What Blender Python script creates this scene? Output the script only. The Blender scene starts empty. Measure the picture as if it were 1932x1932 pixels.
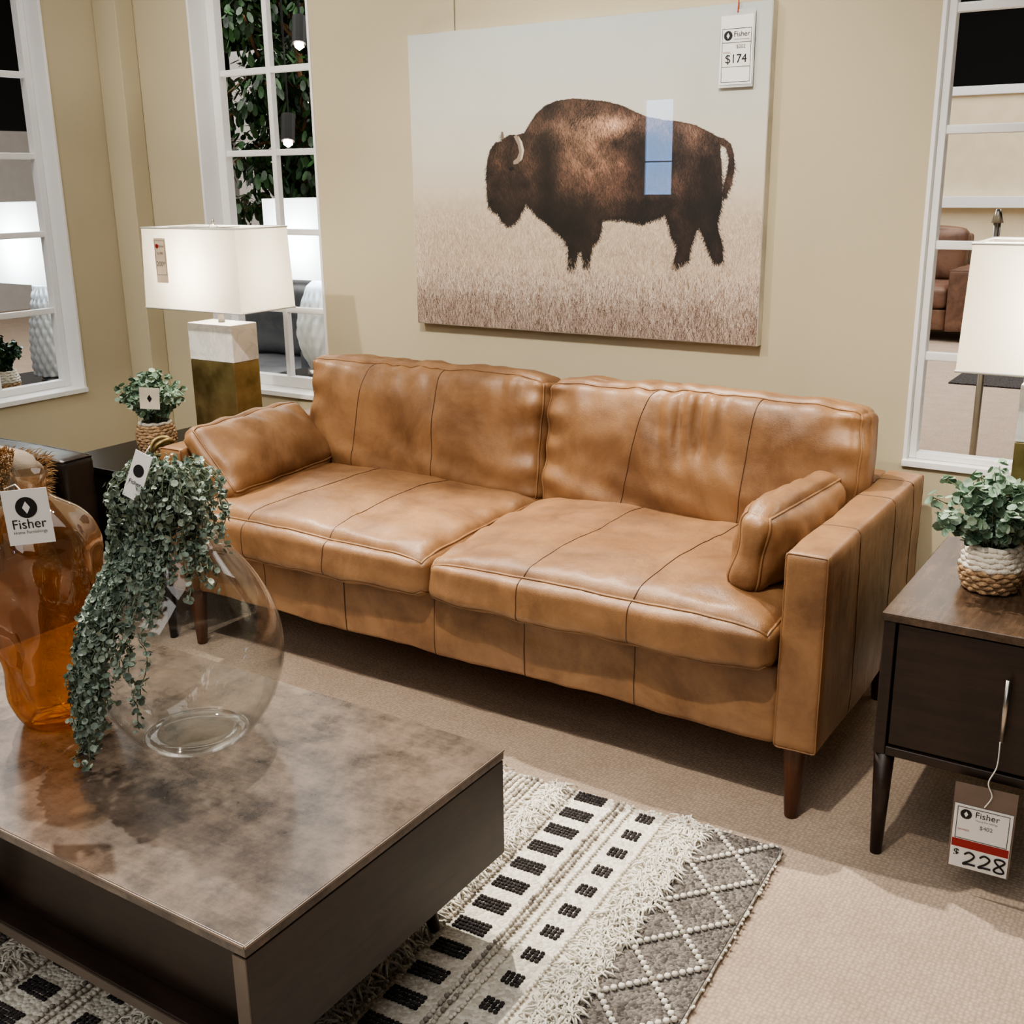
import bpy, bmesh, math, random
import numpy as np
from mathutils import Vector, Matrix, noise, Euler
random.seed(7); np.random.seed(7)
C=bpy.context
def s2l(c):
    return tuple((x/255/12.92 if x/255<=.04045 else ((x/255+.055)/1.055)**2.4) for x in c)
# ---------------------------------------------------------------- materials
def newmat(name):
    m=bpy.data.materials.new(name); m.use_nodes=True
    nt=m.node_tree; b=nt.nodes['Principled BSDF']
    return m,nt,b
def N(nt,t,**k):
    n=nt.nodes.new(t)
    for a,v in k.items():
        if a in n.inputs: n.inputs[a].default_value=v
        else: setattr(n,a,v)
    return n
def ramp(nt,stops):
    r=nt.nodes.new('ShaderNodeValToRGB'); e=r.color_ramp.elements
    while len(e)<len(stops): e.new(.5)
    for i,(p,c) in enumerate(stops):
        e[i].position=p; e[i].color=(*s2l(c),1)
    return r
def simple(name,col,rough=.5,metal=0,var=.12,scale=8,bump=0,bscale=60,stretch=(1,1,1),spec=.5,coat=0):
    m,nt,b=newmat(name); L=nt.links
    tc=N(nt,'ShaderNodeTexCoord'); mp=N(nt,'ShaderNodeMapping'); mp.inputs['Scale'].default_value=stretch
    L.new(tc.outputs['Object'],mp.inputs[0])
    n=N(nt,'ShaderNodeTexNoise'); n.inputs['Scale'].default_value=scale; n.inputs['Detail'].default_value=5
    L.new(mp.outputs[0],n.inputs['Vector'])
    lo=tuple(x*(1-var) for x in col); hi=tuple(min(255,x*(1+var)) for x in col)
    r=ramp(nt,[(.3,lo),(.7,hi)]); L.new(n.outputs['Fac'],r.inputs[0]); L.new(r.outputs[0],b.inputs['Base Color'])
    b.inputs['Roughness'].default_value=rough; b.inputs['Metallic'].default_value=metal
    b.inputs['Specular IOR Level'].default_value=spec; b.inputs['Coat Weight'].default_value=coat
    if bump:
        n2=N(nt,'ShaderNodeTexNoise'); n2.inputs['Scale'].default_value=bscale; n2.inputs['Detail'].default_value=4
        L.new(mp.outputs[0],n2.inputs['Vector'])
        bp=N(nt,'ShaderNodeBump'); bp.inputs['Strength'].default_value=bump; bp.inputs['Distance'].default_value=.01
        L.new(n2.outputs['Fac'],bp.inputs['Height']); L.new(bp.outputs[0],b.inputs['Normal'])
    return m
def emis(name,col,st):
    m,nt,b=newmat(name); b.inputs['Base Color'].default_value=(*s2l(col),1)
    b.inputs['Emission Color'].default_value=(*s2l(col),1); b.inputs['Emission Strength'].default_value=st
    return m
def leather(name,lo,hi,rough=.38,wr=.3,patch=None):
    m,nt,b=newmat(name); L=nt.links
    tc=N(nt,'ShaderNodeTexCoord')
    n=N(nt,'ShaderNodeTexNoise'); n.inputs['Scale'].default_value=4.5; n.inputs['Detail'].default_value=10; n.inputs['Roughness'].default_value=.66; n.inputs['Distortion'].default_value=.4
    L.new(tc.outputs['Object'],n.inputs['Vector'])
    md=tuple((a+c)/2 for a,c in zip(lo,hi))
    r=ramp(nt,[(.36,lo),(.47,md),(.62,hi)]); L.new(n.outputs['Fac'],r.inputs[0])
    out=r.outputs[0]
    if patch:
        p=N(nt,'ShaderNodeTexNoise'); p.inputs['Scale'].default_value=2.3; p.inputs['Detail'].default_value=12; p.inputs['Roughness'].default_value=.72; p.inputs['Distortion'].default_value=.9
        L.new(tc.outputs['Object'],p.inputs['Vector'])
        pr=ramp(nt,[(.50,(0,0,0)),(.60,(150,150,150))]); L.new(p.outputs['Fac'],pr.inputs[0])
        mx=N(nt,'ShaderNodeMixRGB',blend_type='MIX'); L.new(pr.outputs[0],mx.inputs[0]); L.new(out,mx.inputs[1]); mx.inputs[2].default_value=(*s2l(patch),1); out=mx.outputs[0]
    L.new(out,b.inputs['Base Color'])
    v=N(nt,'ShaderNodeTexVoronoi'); v.inputs['Scale'].default_value=300; L.new(tc.outputs['Object'],v.inputs['Vector'])
    w=N(nt,'ShaderNodeTexNoise'); w.inputs['Scale'].default_value=22; w.inputs['Detail'].default_value=5; w.inputs['Distortion'].default_value=.3
    mp=N(nt,'ShaderNodeMapping'); mp.inputs['Scale'].default_value=(1,1,.35); L.new(tc.outputs['Object'],mp.inputs[0]); L.new(mp.outputs[0],w.inputs['Vector'])
    b1=N(nt,'ShaderNodeBump'); b1.inputs['Strength'].default_value=.15; b1.inputs['Distance'].default_value=.002; L.new(v.outputs['Distance'],b1.inputs['Height'])
    b2=N(nt,'ShaderNodeBump'); b2.inputs['Strength'].default_value=wr; b2.inputs['Distance'].default_value=.006; L.new(w.outputs['Fac'],b2.inputs['Height'])
    L.new(b1.outputs[0],b2.inputs['Normal']); L.new(b2.outputs[0],b.inputs['Normal'])
    mr=N(nt,'ShaderNodeMapRange'); mr.inputs[1].default_value=.3; mr.inputs[2].default_value=.7; mr.inputs[3].default_value=rough+.1; mr.inputs[4].default_value=rough-.06
    L.new(n.outputs['Fac'],mr.inputs[0]); L.new(mr.outputs[0],b.inputs['Roughness'])
    return m
def wood(name,lo,hi,rough=.35,axis='x',scale=1.0,coat=.0,mott=.5,st2=5,speck=0):
    m,nt,b=newmat(name); L=nt.links
    tc=N(nt,'ShaderNodeTexCoord'); mp=N(nt,'ShaderNodeMapping')
    st={'x':(2,22,22),'y':(22,2,22),'z':(22,22,2)}[axis]; mp.inputs['Scale'].default_value=tuple(s*scale for s in st)
    L.new(tc.outputs['Object'],mp.inputs[0])
    n=N(nt,'ShaderNodeTexNoise'); n.inputs['Scale'].default_value=2.2; n.inputs['Detail'].default_value=8; n.inputs['Roughness'].default_value=.7; n.inputs['Distortion'].default_value=.5
    L.new(mp.outputs[0],n.inputs['Vector'])
    n2=N(nt,'ShaderNodeTexNoise'); n2.inputs['Scale'].default_value=st2; n2.inputs['Detail'].default_value=12; n2.inputs['Roughness'].default_value=.76
    L.new(tc.outputs['Object'],n2.inputs['Vector'])
    mx=N(nt,'ShaderNodeMix'); mx.data_type='FLOAT'; mx.inputs[0].default_value=mott
    L.new(n.outputs['Fac'],mx.inputs[2]); L.new(n2.outputs['Fac'],mx.inputs[3])
    r=ramp(nt,[(.40,lo),(.60,hi)]); L.new(mx.outputs[0],r.inputs[0]); L.new(r.outputs[0],b.inputs['Base Color'])
    bp=N(nt,'ShaderNodeBump'); bp.inputs['Strength'].default_value=.06; bp.inputs['Distance'].default_value=.002
    L.new(n.outputs['Fac'],bp.inputs['Height']); L.new(bp.outputs[0],b.inputs['Normal'])
    b.inputs['Roughness'].default_value=rough; b.inputs['Coat Weight'].default_value=coat
    return m
def island_mat(name,cols,rough=.6,transl=0):
    m,nt,b=newmat(name); g=N(nt,'ShaderNodeNewGeometry')
    r=ramp(nt,[(i/(len(cols)-1),c) for i,c in enumerate(cols)])
    nt.links.new(g.outputs['Random Per Island'],r.inputs[0]); nt.links.new(r.outputs[0],b.inputs['Base Color'])
    b.inputs['Roughness'].default_value=rough
    return m
M={}
M['wall']=simple('wall_paint_beige',(194,184,158),.75,var=.02,scale=1.2,bump=.05,bscale=150,spec=.25)
M['trim']=simple('white_trim_paint',(240,240,240),.4,var=.01,scale=3)
M['leather']=leather('tan_leather',(106,75,49),(143,107,74),.44,.45,patch=(92,64,41))
M['seam']=simple('tan_leather_seam',(70,47,30),.5)
M['dleather']=leather('dark_brown_leather',(28,22,20),(44,36,32),.35)
M['gleather']=leather('grey_leather',(78,80,84),(110,110,112),.4)
M['bleather']=leather('brown_leather',(86,62,50),(124,92,74),.5)
M['fabric']=simple('beige_fabric',(150,138,124),.9,bump=.3,bscale=300)
M['legwood']=wood('walnut_leg',(64,36,22),(92,54,34),.35,'z')
M['ctop']=wood('greybrown_wood_top',(52,43,38),(114,99,88),.23,'x',.6,mott=.8,st2=6)
M['cside']=wood('dark_walnut_side',(28,18,14),(50,35,27),.42,'x')
M['csidey']=wood('dark_walnut_side_y',(32,21,16),(56,40,31),.42,'y')
M['stop']=wood('sidetable_top_wood',(56,43,34),(98,79,64),.27,'y',.8)
M['metal']=simple('brushed_nickel',(190,185,178),.3,1,var=.05)
M['black']=simple('black_paint',(14,13,13),.6)
M['dwood']=wood('black_brown_wood',(18,14,13),(30,24,22),.35,'x')
M['tag']=simple('white_card',(238,238,236),.5,var=.01)
M['ink']=simple('black_ink',(22,22,24),.5,var=.02)
M['greyink']=simple('grey_ink',(110,110,112),.5,var=.02)
M['red']=simple('red_ink',(150,32,34),.5,var=.03)
M['orange']=simple('orange_string',(200,90,60),.6)
M['string']=simple('white_string',(225,222,215),.8)
M['ceramic']=simple('white_ceramic',(225,228,232),.25,var=.02)
M['leafe']=island_mat('eucalyptus_leaf',[(80,112,92),(130,158,132),(168,188,168),(100,130,110)],.55)
M['leaft']=island_mat('trailing_leaf',[(84,100,90),(130,146,132),(164,178,164),(104,122,110)],.55)
M['stem']=simple('plant_stem',(120,130,104),.7)
M['ficus']=island_mat('ficus_leaf',[(14,34,14),(30,62,26),(48,86,40),(22,48,20)],.45)
M['bark']=simple('bark',(120,90,60),.8,bump=.4)
M['basketw']=simple('basket_white_rope',(226,218,204),.85,bump=.5,bscale=200)
M['basketb']=simple('basket_jute_rope',(168,138,106),.85,var=.25,scale=80,bump=.6,bscale=200)
M['rugwhite']=island_mat('rug_cream_yarn',[(236,230,218),(218,212,200),(246,242,232)],.95)
M['ruggrey']=island_mat('rug_grey_bead',[(150,140,130),(226,220,208),(190,182,170),(110,102,96)],.95)
M['fur']=island_mat('fur_strand',[(150,116,76),(196,164,120),(120,90,58)],.8)
def carpet():
    m,nt,b=newmat('beige_loop_carpet'); L=nt.links
    tc=N(nt,'ShaderNodeTexCoord')
    v=N(nt,'ShaderNodeTexVoronoi'); v.inputs['Scale'].default_value=105; v.inputs['Randomness'].default_value=.45; L.new(tc.outputs['Object'],v.inputs['Vector'])
    n=N(nt,'ShaderNodeTexNoise'); n.inputs['Scale'].default_value=9; n.inputs['Detail'].default_value=3; L.new(tc.outputs['Object'],n.inputs['Vector'])
    r=ramp(nt,[(.3,(190,170,152)),(.7,(199,179,161))]); L.new(n.outputs['Fac'],r.inputs[0])
    mix=N(nt,'ShaderNodeMixRGB',blend_type='MULTIPLY'); mix.inputs[0].default_value=.4
    r2=ramp(nt,[(0,(255,255,255)),(.7,(110,110,110))]); L.new(v.outputs['Distance'],r2.inputs[0])
    L.new(r.outputs[0],mix.inputs[1]); L.new(r2.outputs[0],mix.inputs[2]); L.new(mix.outputs[0],b.inputs['Base Color'])
    bp=N(nt,'ShaderNodeBump'); bp.inputs['Strength'].default_value=.5; bp.inputs['Distance'].default_value=.004; bp.invert=True
    L.new(v.outputs['Distance'],bp.inputs['Height']); L.new(bp.outputs[0],b.inputs['Normal'])
    b.inputs['Roughness'].default_value=.95; b.inputs['Specular IOR Level'].default_value=.1
    return m
M['carpet']=carpet()
def woven(name,c1,c2,sc=160):
    m,nt,b=newmat(name); L=nt.links
    tc=N(nt,'ShaderNodeTexCoord'); ch=N(nt,'ShaderNodeTexVoronoi'); ch.inputs['Scale'].default_value=sc
    L.new(tc.outputs['Object'],ch.inputs['Vector'])
    r=ramp(nt,[(.2,c1),(.8,c2)]); L.new(ch.outputs['Color'],r.inputs[0]); L.new(r.outputs[0],b.inputs['Base Color'])
    bp=N(nt,'ShaderNodeBump'); bp.inputs['Strength'].default_value=.8; bp.inputs['Distance'].default_value=.005; bp.invert=True
    L.new(ch.outputs['Distance'],bp.inputs['Height']); L.new(bp.outputs[0],b.inputs['Normal'])
    b.inputs['Roughness'].default_value=.95
    return m
M['rugdark']=woven('rug_charcoal_weave',(34,31,32),(80,75,74))
M['ruggband']=woven('rug_grey_weave',(80,75,72),(136,129,123))
M['rugbase']=woven('rug_cream_weave',(204,197,184),(240,234,222),120)
def thin_glass(name,colb,colt=None,z0=0,z1=1,refl=.75,f0=.045,tp=.82,mid=.5,body=None,bw=.0):
    m=bpy.data.materials.new(name); m.use_nodes=True; nt=m.node_tree; nt.nodes.clear(); L=nt.links
    o=N(nt,'ShaderNodeOutputMaterial'); t=N(nt,'ShaderNodeBsdfTransparent'); g=N(nt,'ShaderNodeBsdfGlossy'); g.inputs['Roughness'].default_value=.015
    lw=N(nt,'ShaderNodeLayerWeight'); lw.inputs['Blend'].default_value=.5
    pw=N(nt,'ShaderNodeMath',operation='POWER'); pw.inputs[1].default_value=3.2; L.new(lw.outputs['Facing'],pw.inputs[0])
    ad=N(nt,'ShaderNodeMath',operation='MULTIPLY_ADD'); ad.inputs[1].default_value=refl; ad.inputs[2].default_value=f0; L.new(pw.outputs[0],ad.inputs[0])
    src=t.outputs[0]
    if body:
        df=N(nt,'ShaderNodeBsdfTranslucent'); df.inputs[0].default_value=(*s2l(body),1)
        d2=N(nt,'ShaderNodeBsdfDiffuse'); d2.inputs[0].default_value=(*s2l(body),1)
        a2=N(nt,'ShaderNodeMixShader'); a2.inputs[0].default_value=.5; L.new(df.outputs[0],a2.inputs[1]); L.new(d2.outputs[0],a2.inputs[2])
        m2=N(nt,'ShaderNodeMixShader'); m2.inputs[0].default_value=bw; L.new(t.outputs[0],m2.inputs[1]); L.new(a2.outputs[0],m2.inputs[2]); src=m2.outputs[0]
    mx=N(nt,'ShaderNodeMixShader'); L.new(ad.outputs[0],mx.inputs[0]); L.new(src,mx.inputs[1]); L.new(g.outputs[0],mx.inputs[2])
    if colt:
        tc=N(nt,'ShaderNodeTexCoord'); sp=N(nt,'ShaderNodeSeparateXYZ'); L.new(tc.outputs['Object'],sp.inputs[0])
        mr=N(nt,'ShaderNodeMapRange'); mr.inputs[1].default_value=z0; mr.inputs[2].default_value=z1; L.new(sp.outputs['Z'],mr.inputs[0])
        r=ramp(nt,[(0,colb),(mid,colb),(tp,colt)]); L.new(mr.outputs[0],r.inputs[0]); L.new(r.outputs[0],t.inputs[0])
        if body:
            br=ramp(nt,[(0,body),(mid,body),(tp,(150,124,98))]); L.new(mr.outputs[0],br.inputs[0]); L.new(br.outputs[0],df.inputs[0]); L.new(br.outputs[0],d2.inputs[0])
    else: t.inputs[0].default_value=(*s2l(colb),1)
    L.new(mx.outputs[0],o.inputs[0]); return m
M['glass']=thin_glass('clear_glass',(251,252,252),refl=.5,f0=.06)
M['amber']=thin_glass('amber_glass',(238,202,144),(230,212,190),.42,.93,refl=.9,f0=.11,tp=.82,mid=.55,body=(176,122,66),bw=.2)
def shade_mat():
    m,nt,b=newmat('linen_lampshade'); L=nt.links
    tc=N(nt,'ShaderNodeTexCoord'); w=N(nt,'ShaderNodeTexNoise'); w.inputs['Scale'].default_value=220; L.new(tc.outputs['Object'],w.inputs['Vector'])
    bp=N(nt,'ShaderNodeBump'); bp.inputs['Strength'].default_value=.2; bp.inputs['Distance'].default_value=.001; L.new(w.outputs['Fac'],bp.inputs['Height']); L.new(bp.outputs[0],b.inputs['Normal'])
    b.inputs['Base Color'].default_value=(*s2l((236,232,222)),1); b.inputs['Roughness'].default_value=.9
    tr=N(nt,'ShaderNodeBsdfTranslucent'); tr.inputs[0].default_value=(*s2l((252,246,232)),1)
    mx=N(nt,'ShaderNodeMixShader'); mx.inputs[0].default_value=.6
    o=[n for n in nt.nodes if n.type=='OUTPUT_MATERIAL'][0]
    L.new(b.outputs[0],mx.inputs[1]); L.new(tr.outputs[0],mx.inputs[2]); L.new(mx.outputs[0],o.inputs[0])
    return m
M['shade']=shade_mat()
def brass():
    m,nt,b=newmat('antique_brass'); L=nt.links
    tc=N(nt,'ShaderNodeTexCoord'); n=N(nt,'ShaderNodeTexNoise'); n.inputs['Scale'].default_value=9; n.inputs['Detail'].default_value=6; L.new(tc.outputs['Object'],n.inputs['Vector'])
    r=ramp(nt,[(.3,(112,94,60)),(.7,(184,162,116))]); L.new(n.outputs['Fac'],r.inputs[0]); L.new(r.outputs[0],b.inputs['Base Color'])
    b.inputs['Metallic'].default_value=.8; b.inputs['Roughness'].default_value=.42
    return m
M['brass']=brass()
def marble():
    m,nt,b=newmat('white_marble'); L=nt.links
    tc=N(nt,'ShaderNodeTexCoord'); n=N(nt,'ShaderNodeTexNoise'); n.inputs['Scale'].default_value=7; n.inputs['Detail'].default_value=8; n.inputs['Distortion'].default_value=2; L.new(tc.outputs['Object'],n.inputs['Vector'])
    r=ramp(nt,[(.42,(240,238,234)),(.5,(226,224,222)),(.56,(242,240,236))]); L.new(n.outputs['Fac'],r.inputs[0]); L.new(r.outputs[0],b.inputs['Base Color'])
    b.inputs['Roughness'].default_value=.2; return m
M['marble']=marble()
# ---------------------------------------------------------------- mesh helpers
def empty(name,loc=(0,0,0),rot=(0,0,0)):
    o=bpy.data.objects.new(name,None); o.empty_display_size=.1; C.collection.objects.link(o); o.location=loc; o.rotation_euler=rot; return o
def mobj(name,v,f,mat,parent=None,smooth=False,bevel=0,seg=2):
    me=bpy.data.meshes.new(name); me.from_pydata([tuple(x) for x in v],[],[tuple(x) for x in f]); me.update()
    o=bpy.data.objects.new(name,me); C.collection.objects.link(o)
    if mat: me.materials.append(mat)
    if parent: o.parent=parent
    if smooth: me.polygons.foreach_set('use_smooth',[True]*len(me.polygons))
    if bevel:
        b=o.modifiers.new('bevel','BEVEL'); b.width=bevel; b.segments=seg; b.limit_method='ANGLE'
        me.polygons.foreach_set('use_smooth',[True]*len(me.polygons)); 
        w=o.modifiers.new('wn','WEIGHTED_NORMAL'); w.keep_sharp=False
    return o
BF=[(0,1,3,2),(4,6,7,5),(0,4,5,1),(2,3,7,6),(0,2,6,4),(1,5,7,3)]
def boxvf(x0,x1,y0,y1,z0,z1):
    v=[(x,y,z) for x in (x0,x1) for y in (y0,y1) for z in (z0,z1)]
    return v,BF
class Acc:
    def __init__(s): s.v=[];s.f=[]
    def add(s,v,f):
        k=len(s.v); s.v+= [tuple(x) for x in v]; s.f+=[tuple(i+k for i in q) for q in f]; return s
    def box(s,*a): return s.add(*boxvf(*a))
    def obj(s,name,mat,parent=None,**k): return mobj(name,s.v,s.f,mat,parent,**k)
def box(name,x0,x1,y0,y1,z0,z1,mat,parent=None,bevel=.003):
    v,f=boxvf(x0,x1,y0,y1,z0,z1); return mobj(name,v,f,mat,parent,bevel=bevel)
def tubevf(pts,r,n=6,closed=False,cap=True):
    pts=[Vector(p) for p in pts]; m=len(pts); v=[];f=[]
    prev=None
    for i,p in enumerate(pts):
        if closed: d=pts[(i+1)%m]-pts[i-1]
        else: d=pts[min(i+1,m-1)]-pts[max(i-1,0)]
        if d.length<1e-9: d=Vector((0,0,1))
        d.normalize()
        if prev is None:
            a=d.orthogonal().normalized()
        else:
            a=prev-d*prev.dot(d)
            a=a.normalized() if a.length>1e-6 else d.orthogonal().normalized()
        prev=a; b=d.cross(a); rr=r[i] if isinstance(r,(list,tuple)) else r
        for k in range(n):
            t=2*math.pi*k/n; v.append(p+a*math.cos(t)*rr+b*math.sin(t)*rr)
    for i in range(m if closed else m-1):
        j=(i+1)%m
        for k in range(n):
            f.append((i*n+k,i*n+(k+1)%n,j*n+(k+1)%n,j*n+k))
    if cap and not closed:
        f.append(tuple(range(n))[::-1]); f.append(tuple((m-1)*n+k for k in range(n)))
    return v,f
def tube(name,pts,r,mat,parent=None,n=8,closed=False):
    v,f=tubevf(pts,r,n,closed); return mobj(name,v,f,mat,parent,smooth=True)
def lathe(name,prof,cx,cy,mat,parent=None,n=64,disp=None,smooth=True,closebot=True):
    v=[];f=[]
    for i,(r,z) in enumerate(prof):
        for k in range(n):
            t=2*math.pi*k/n; rr=r+(disp(t,z,i) if disp else 0)
            v.append((cx+rr*math.cos(t),cy+rr*math.sin(t),z))
    for i in range(len(prof)-1):
        for k in range(n):
            f.append((i*n+k,i*n+(k+1)%n,(i+1)*n+(k+1)%n,(i+1)*n+k))
    if closebot: f.append(tuple(range(n))[::-1])
    return mobj(name,v,f,mat,parent,smooth=smooth)
def spline(pts,k=8):
    P=[Vector(p) for p in pts]; P=[P[0]]+P+[P[-1]]; out=[]
    for i in range(1,len(P)-2):
        for j in range(k):
            t=j/k; a,b,c,d=P[i-1:i+3]
            out.append(.5*((2*b)+(c-a)*t+(2*a-5*b+4*c-d)*t*t+(3*b-a-3*c+d)*t**3))
    out.append(P[-2]); return out
def cushion(name,c,half,r,puff,mat,parent,rot=(0,0,0),n=26,wr=.003,seed=0,extra=None,pipe=None,seams=(),seam_mat=None,pr=.0035,warp=None):
    h=Vector(half); c=Vector(c); R3=Euler(rot).to_matrix()
    def D(p,off=0):
        v=Vector((p[0]*h.x,p[1]*h.y,p[2]*h.z))
        q=Vector(max(-(h[i]-r),min(h[i]-r,v[i])) for i in range(3)); d=v-q
        nn=d.normalized() if d.length>1e-9 else Vector((0,0,1))
        v=q+nn*(r+off)
        x,y,z=p
        v.x+=math.copysign(1,x)*puff[0]*(1-y*y)*(1-z*z)*abs(x)**2
        v.y+=math.copysign(1,y)*puff[1]*(1-x**4)*(1-z**4)*abs(y)**2
        v.z+=math.copysign(1,z)*puff[2]*(1-x**4)*(1-y**4)*abs(z)**2
        w=noise.noise(v*5+Vector((seed,seed*2,0)))*wr*2+noise.noise(v*16+Vector((seed,0,0)))*wr*.7
        v+=nn*w
        if extra: v+=nn*extra(p)
        if warp: v+=Vector(warp(p))
        return R3@v+c
    v=[];f=[]
    for ax in range(3):
        for sg in (-1,1):
            k=len(v)
            for i in range(n+1):
                for j in range(n+1):
                    a=math.sin((i/n*2-1)*math.pi/2)*.6+(i/n*2-1)*.4; b=math.sin((j/n*2-1)*math.pi/2)*.6+(j/n*2-1)*.4
                    p=[0,0,0]; p[ax]=sg; p[(ax+1)%3]=a; p[(ax+2)%3]=b
                    v.append(D(p))
            for i in range(n):
                for j in range(n):
                    q=(k+i*(n+1)+j,k+(i+1)*(n+1)+j,k+(i+1)*(n+1)+j+1,k+i*(n+1)+j+1)
                    f.append(q if sg>0 else q[::-1])
    o=mobj(name,v,f,mat,parent)
    bm=bmesh.new(); bm.from_mesh(o.data); bmesh.ops.remove_doubles(bm,verts=bm.verts,dist=1e-5)
    for fc in bm.faces: fc.smooth=True
    bm.to_mesh(o.data); bm.free()
    A=Acc()
    T=[math.sin(t*math.pi/2)*.6+t*.4 for t in np.linspace(-1,1,50)]
    if pipe is not None:
        for sg in (-1,1):
            loop=[]
            a1,a2=(pipe+1)%3,(pipe+2)%3
            def mk(a,b):
                p=[0,0,0]; p[pipe]=sg; p[a1]=a; p[a2]=b; return p
            for t in T[:-1]: loop.append(D(mk(t,-1),pr*.3))
            for t in T[:-1]: loop.append(D(mk(1,t),pr*.3))
            for t in T[:-1]: loop.append(D(mk(-t,1),pr*.3))
            for t in T[:-1]: loop.append(D(mk(-1,-t),pr*.3))
            A.add(*tubevf(loop,pr,6,True))
    if A.v: A.obj(name+'_piping',mat,parent,smooth=True)
    B=Acc()
    for s in seams:
        B.add(*tubevf([D(p,.0001) for p in s],.0015,5))
    if B.v: B.obj(name+'_seams',seam_mat or mat,parent,smooth=True)
    return o
def seamx(x0,x1=None,front=True,top=True):
    x1=x0 if x1 is None else x1
    T=np.linspace(-1,1,40); p=[]
    if front: p+=[(x0,-1,math.sin(t*math.pi/2)) for t in T]
    if top: p+=[(x0+(x1-x0)*(t+1)/2,math.sin(t*math.pi/2),1) for t in T]
    return p
def leafdisc(A,c,nrm,r,el=1.0,axis=None,cup=.2):
    nrm=nrm.normalized(); a=(axis-nrm*axis.dot(nrm)) if axis is not None else nrm.orthogonal()
    a=a.normalized() if a.length>1e-5 else nrm.orthogonal().normalized()
    b=nrm.cross(a); v=[c-nrm*r*cup]
    for k in range(7):
        t=2*math.pi*k/7; v.append(c+a*math.cos(t)*r*el+b*math.sin(t)*r)
    A.add(v,[(0,1+k,1+(k+1)%7) for k in range(7)])
def rv(): return Vector((random.gauss(0,1),random.gauss(0,1),random.gauss(0,1))).normalized()
def text(name,s,x,z,size,mat,parent,y=-.0016,align='CENTER',bold=0):
    cu=bpy.data.curves.new(name,'FONT'); cu.body=s; cu.size=size; cu.align_x=align; cu.align_y='CENTER'; cu.offset=bold
    cu.materials.append(mat); o=bpy.data.objects.new(name,cu); C.collection.objects.link(o)
    o.parent=parent; o.location=(x,y,z); o.rotation_euler=(math.pi/2,0,0); return o
def strokes_txt(name,paths,r,mat,parent,y=-.0016):
    A=Acc()
    for p in paths: A.add(*tubevf([(a,y,b) for a,b in p],r,6))
    return A.obj(name,mat,parent,smooth=True)
def disc(name,x,z,r,mat,parent,y=-.0014,n=32):
    v=[(x+r*math.cos(2*math.pi*k/n),y,z+r*math.sin(2*math.pi*k/n)) for k in range(n)]
    return mobj(name,v,[tuple(range(n))],mat,parent)
def diamond(name,x,z,r,mat,parent,y=-.0018):
    return mobj(name,[(x-r*.6,y,z),(x,y,z-r),(x+r*.6,y,z),(x,y,z+r)],[(0,1,2,3)],mat,parent)
def card(E,w,h,mat=None,name='card'):
    return box(name,-w/2,w/2,-.0006,.0006,-h/2,h/2,mat or M['tag'],E,bevel=0)
def frame(E,x0,x1,z0,z1,t=.0012,mat=None,y=-.0012):
    A=Acc()
    A.box(x0,x1,y-.0002,y,z0,z0+t).box(x0,x1,y-.0002,y,z1-t,z1).box(x0,x0+t,y-.0002,y,z0,z1).box(x1-t,x1,y-.0002,y,z0,z1)
    A.obj('border',mat or M['ink'],E)

# ---------------------------------------------------------------- camera
def Rm(yaw,pitch,roll):
    fw=np.array([-math.sin(yaw)*math.cos(pitch),math.cos(yaw)*math.cos(pitch),-math.sin(pitch)])
    rt=np.array([math.cos(yaw),math.sin(yaw),0.]); dn=np.cross(fw,rt)
    return rt*math.cos(roll)+dn*math.sin(roll), dn*math.cos(roll)-rt*math.sin(roll), fw
r_,d_,f_=Rm(*[math.radians(x) for x in (32.96,16.56,.76)])
cd=bpy.data.cameras.new('camera'); cam=bpy.data.objects.new('camera',cd); C.collection.objects.link(cam)
mm=Matrix.Identity(4)
for i in range(3): mm[i][0]=r_[i]; mm[i][1]=-d_[i]; mm[i][2]=-f_[i]
mm[0][3]=0;mm[1][3]=0;mm[2][3]=1.5
cam.matrix_world=mm; cd.sensor_width=36; cd.lens=36*2108.5/1932; cd.clip_start=.05; cd.clip_end=100
C.scene.camera=cam

# ---------------------------------------------------------------- room shell
YW=3.30; XL=-4.07
mobj('floor',[(-13,-8,0),(9,-8,0),(9,16,0),(-13,16,0)],[(0,1,2,3)],M['carpet'])
HT=2.75; TH=.14
A=Acc()
A.box(XL-TH,-3.62,YW,YW+TH,0,HT)
A.box(-3.62,-2.99,YW,YW+TH,0,.66).box(-3.62,-2.99,YW,YW+TH,2.56,HT)
A.box(-2.99,-.77,YW,YW+TH,0,HT)
A.box(-.77,-.15,YW,YW+TH,0,.68).box(-.77,-.15,YW,YW+TH,2.56,HT)
A.box(-.15,1.6,YW,YW+TH,0,HT)
A.obj('wall_back',M['wall'])
A=Acc()
A.box(XL-TH,XL,-1.2,2.05,0,HT).box(XL-TH,XL,2.05,2.97,0,.66).box(XL-TH,XL,2.05,2.97,2.56,HT).box(XL-TH,XL,2.97,YW,0,HT)
A.obj('wall_left',M['wall'])
box('trim_2',XL+.0005,-3.93,YW-.09,YW-.0005,.0005,HT,M['wall'],None,.004)
A=Acc(); A.box(-3.92,1.6,YW-.014,YW-.001,.001,.10); A.obj('baseboard_back',M['trim'],bevel=.003)
A=Acc(); A.box(XL+.001,XL+.014,-1.2,YW-.1,.001,.10); A.obj('baseboard_left',M['trim'],bevel=.003)
ZR=[1.0,1.31,1.615,1.92,2.23]
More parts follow.
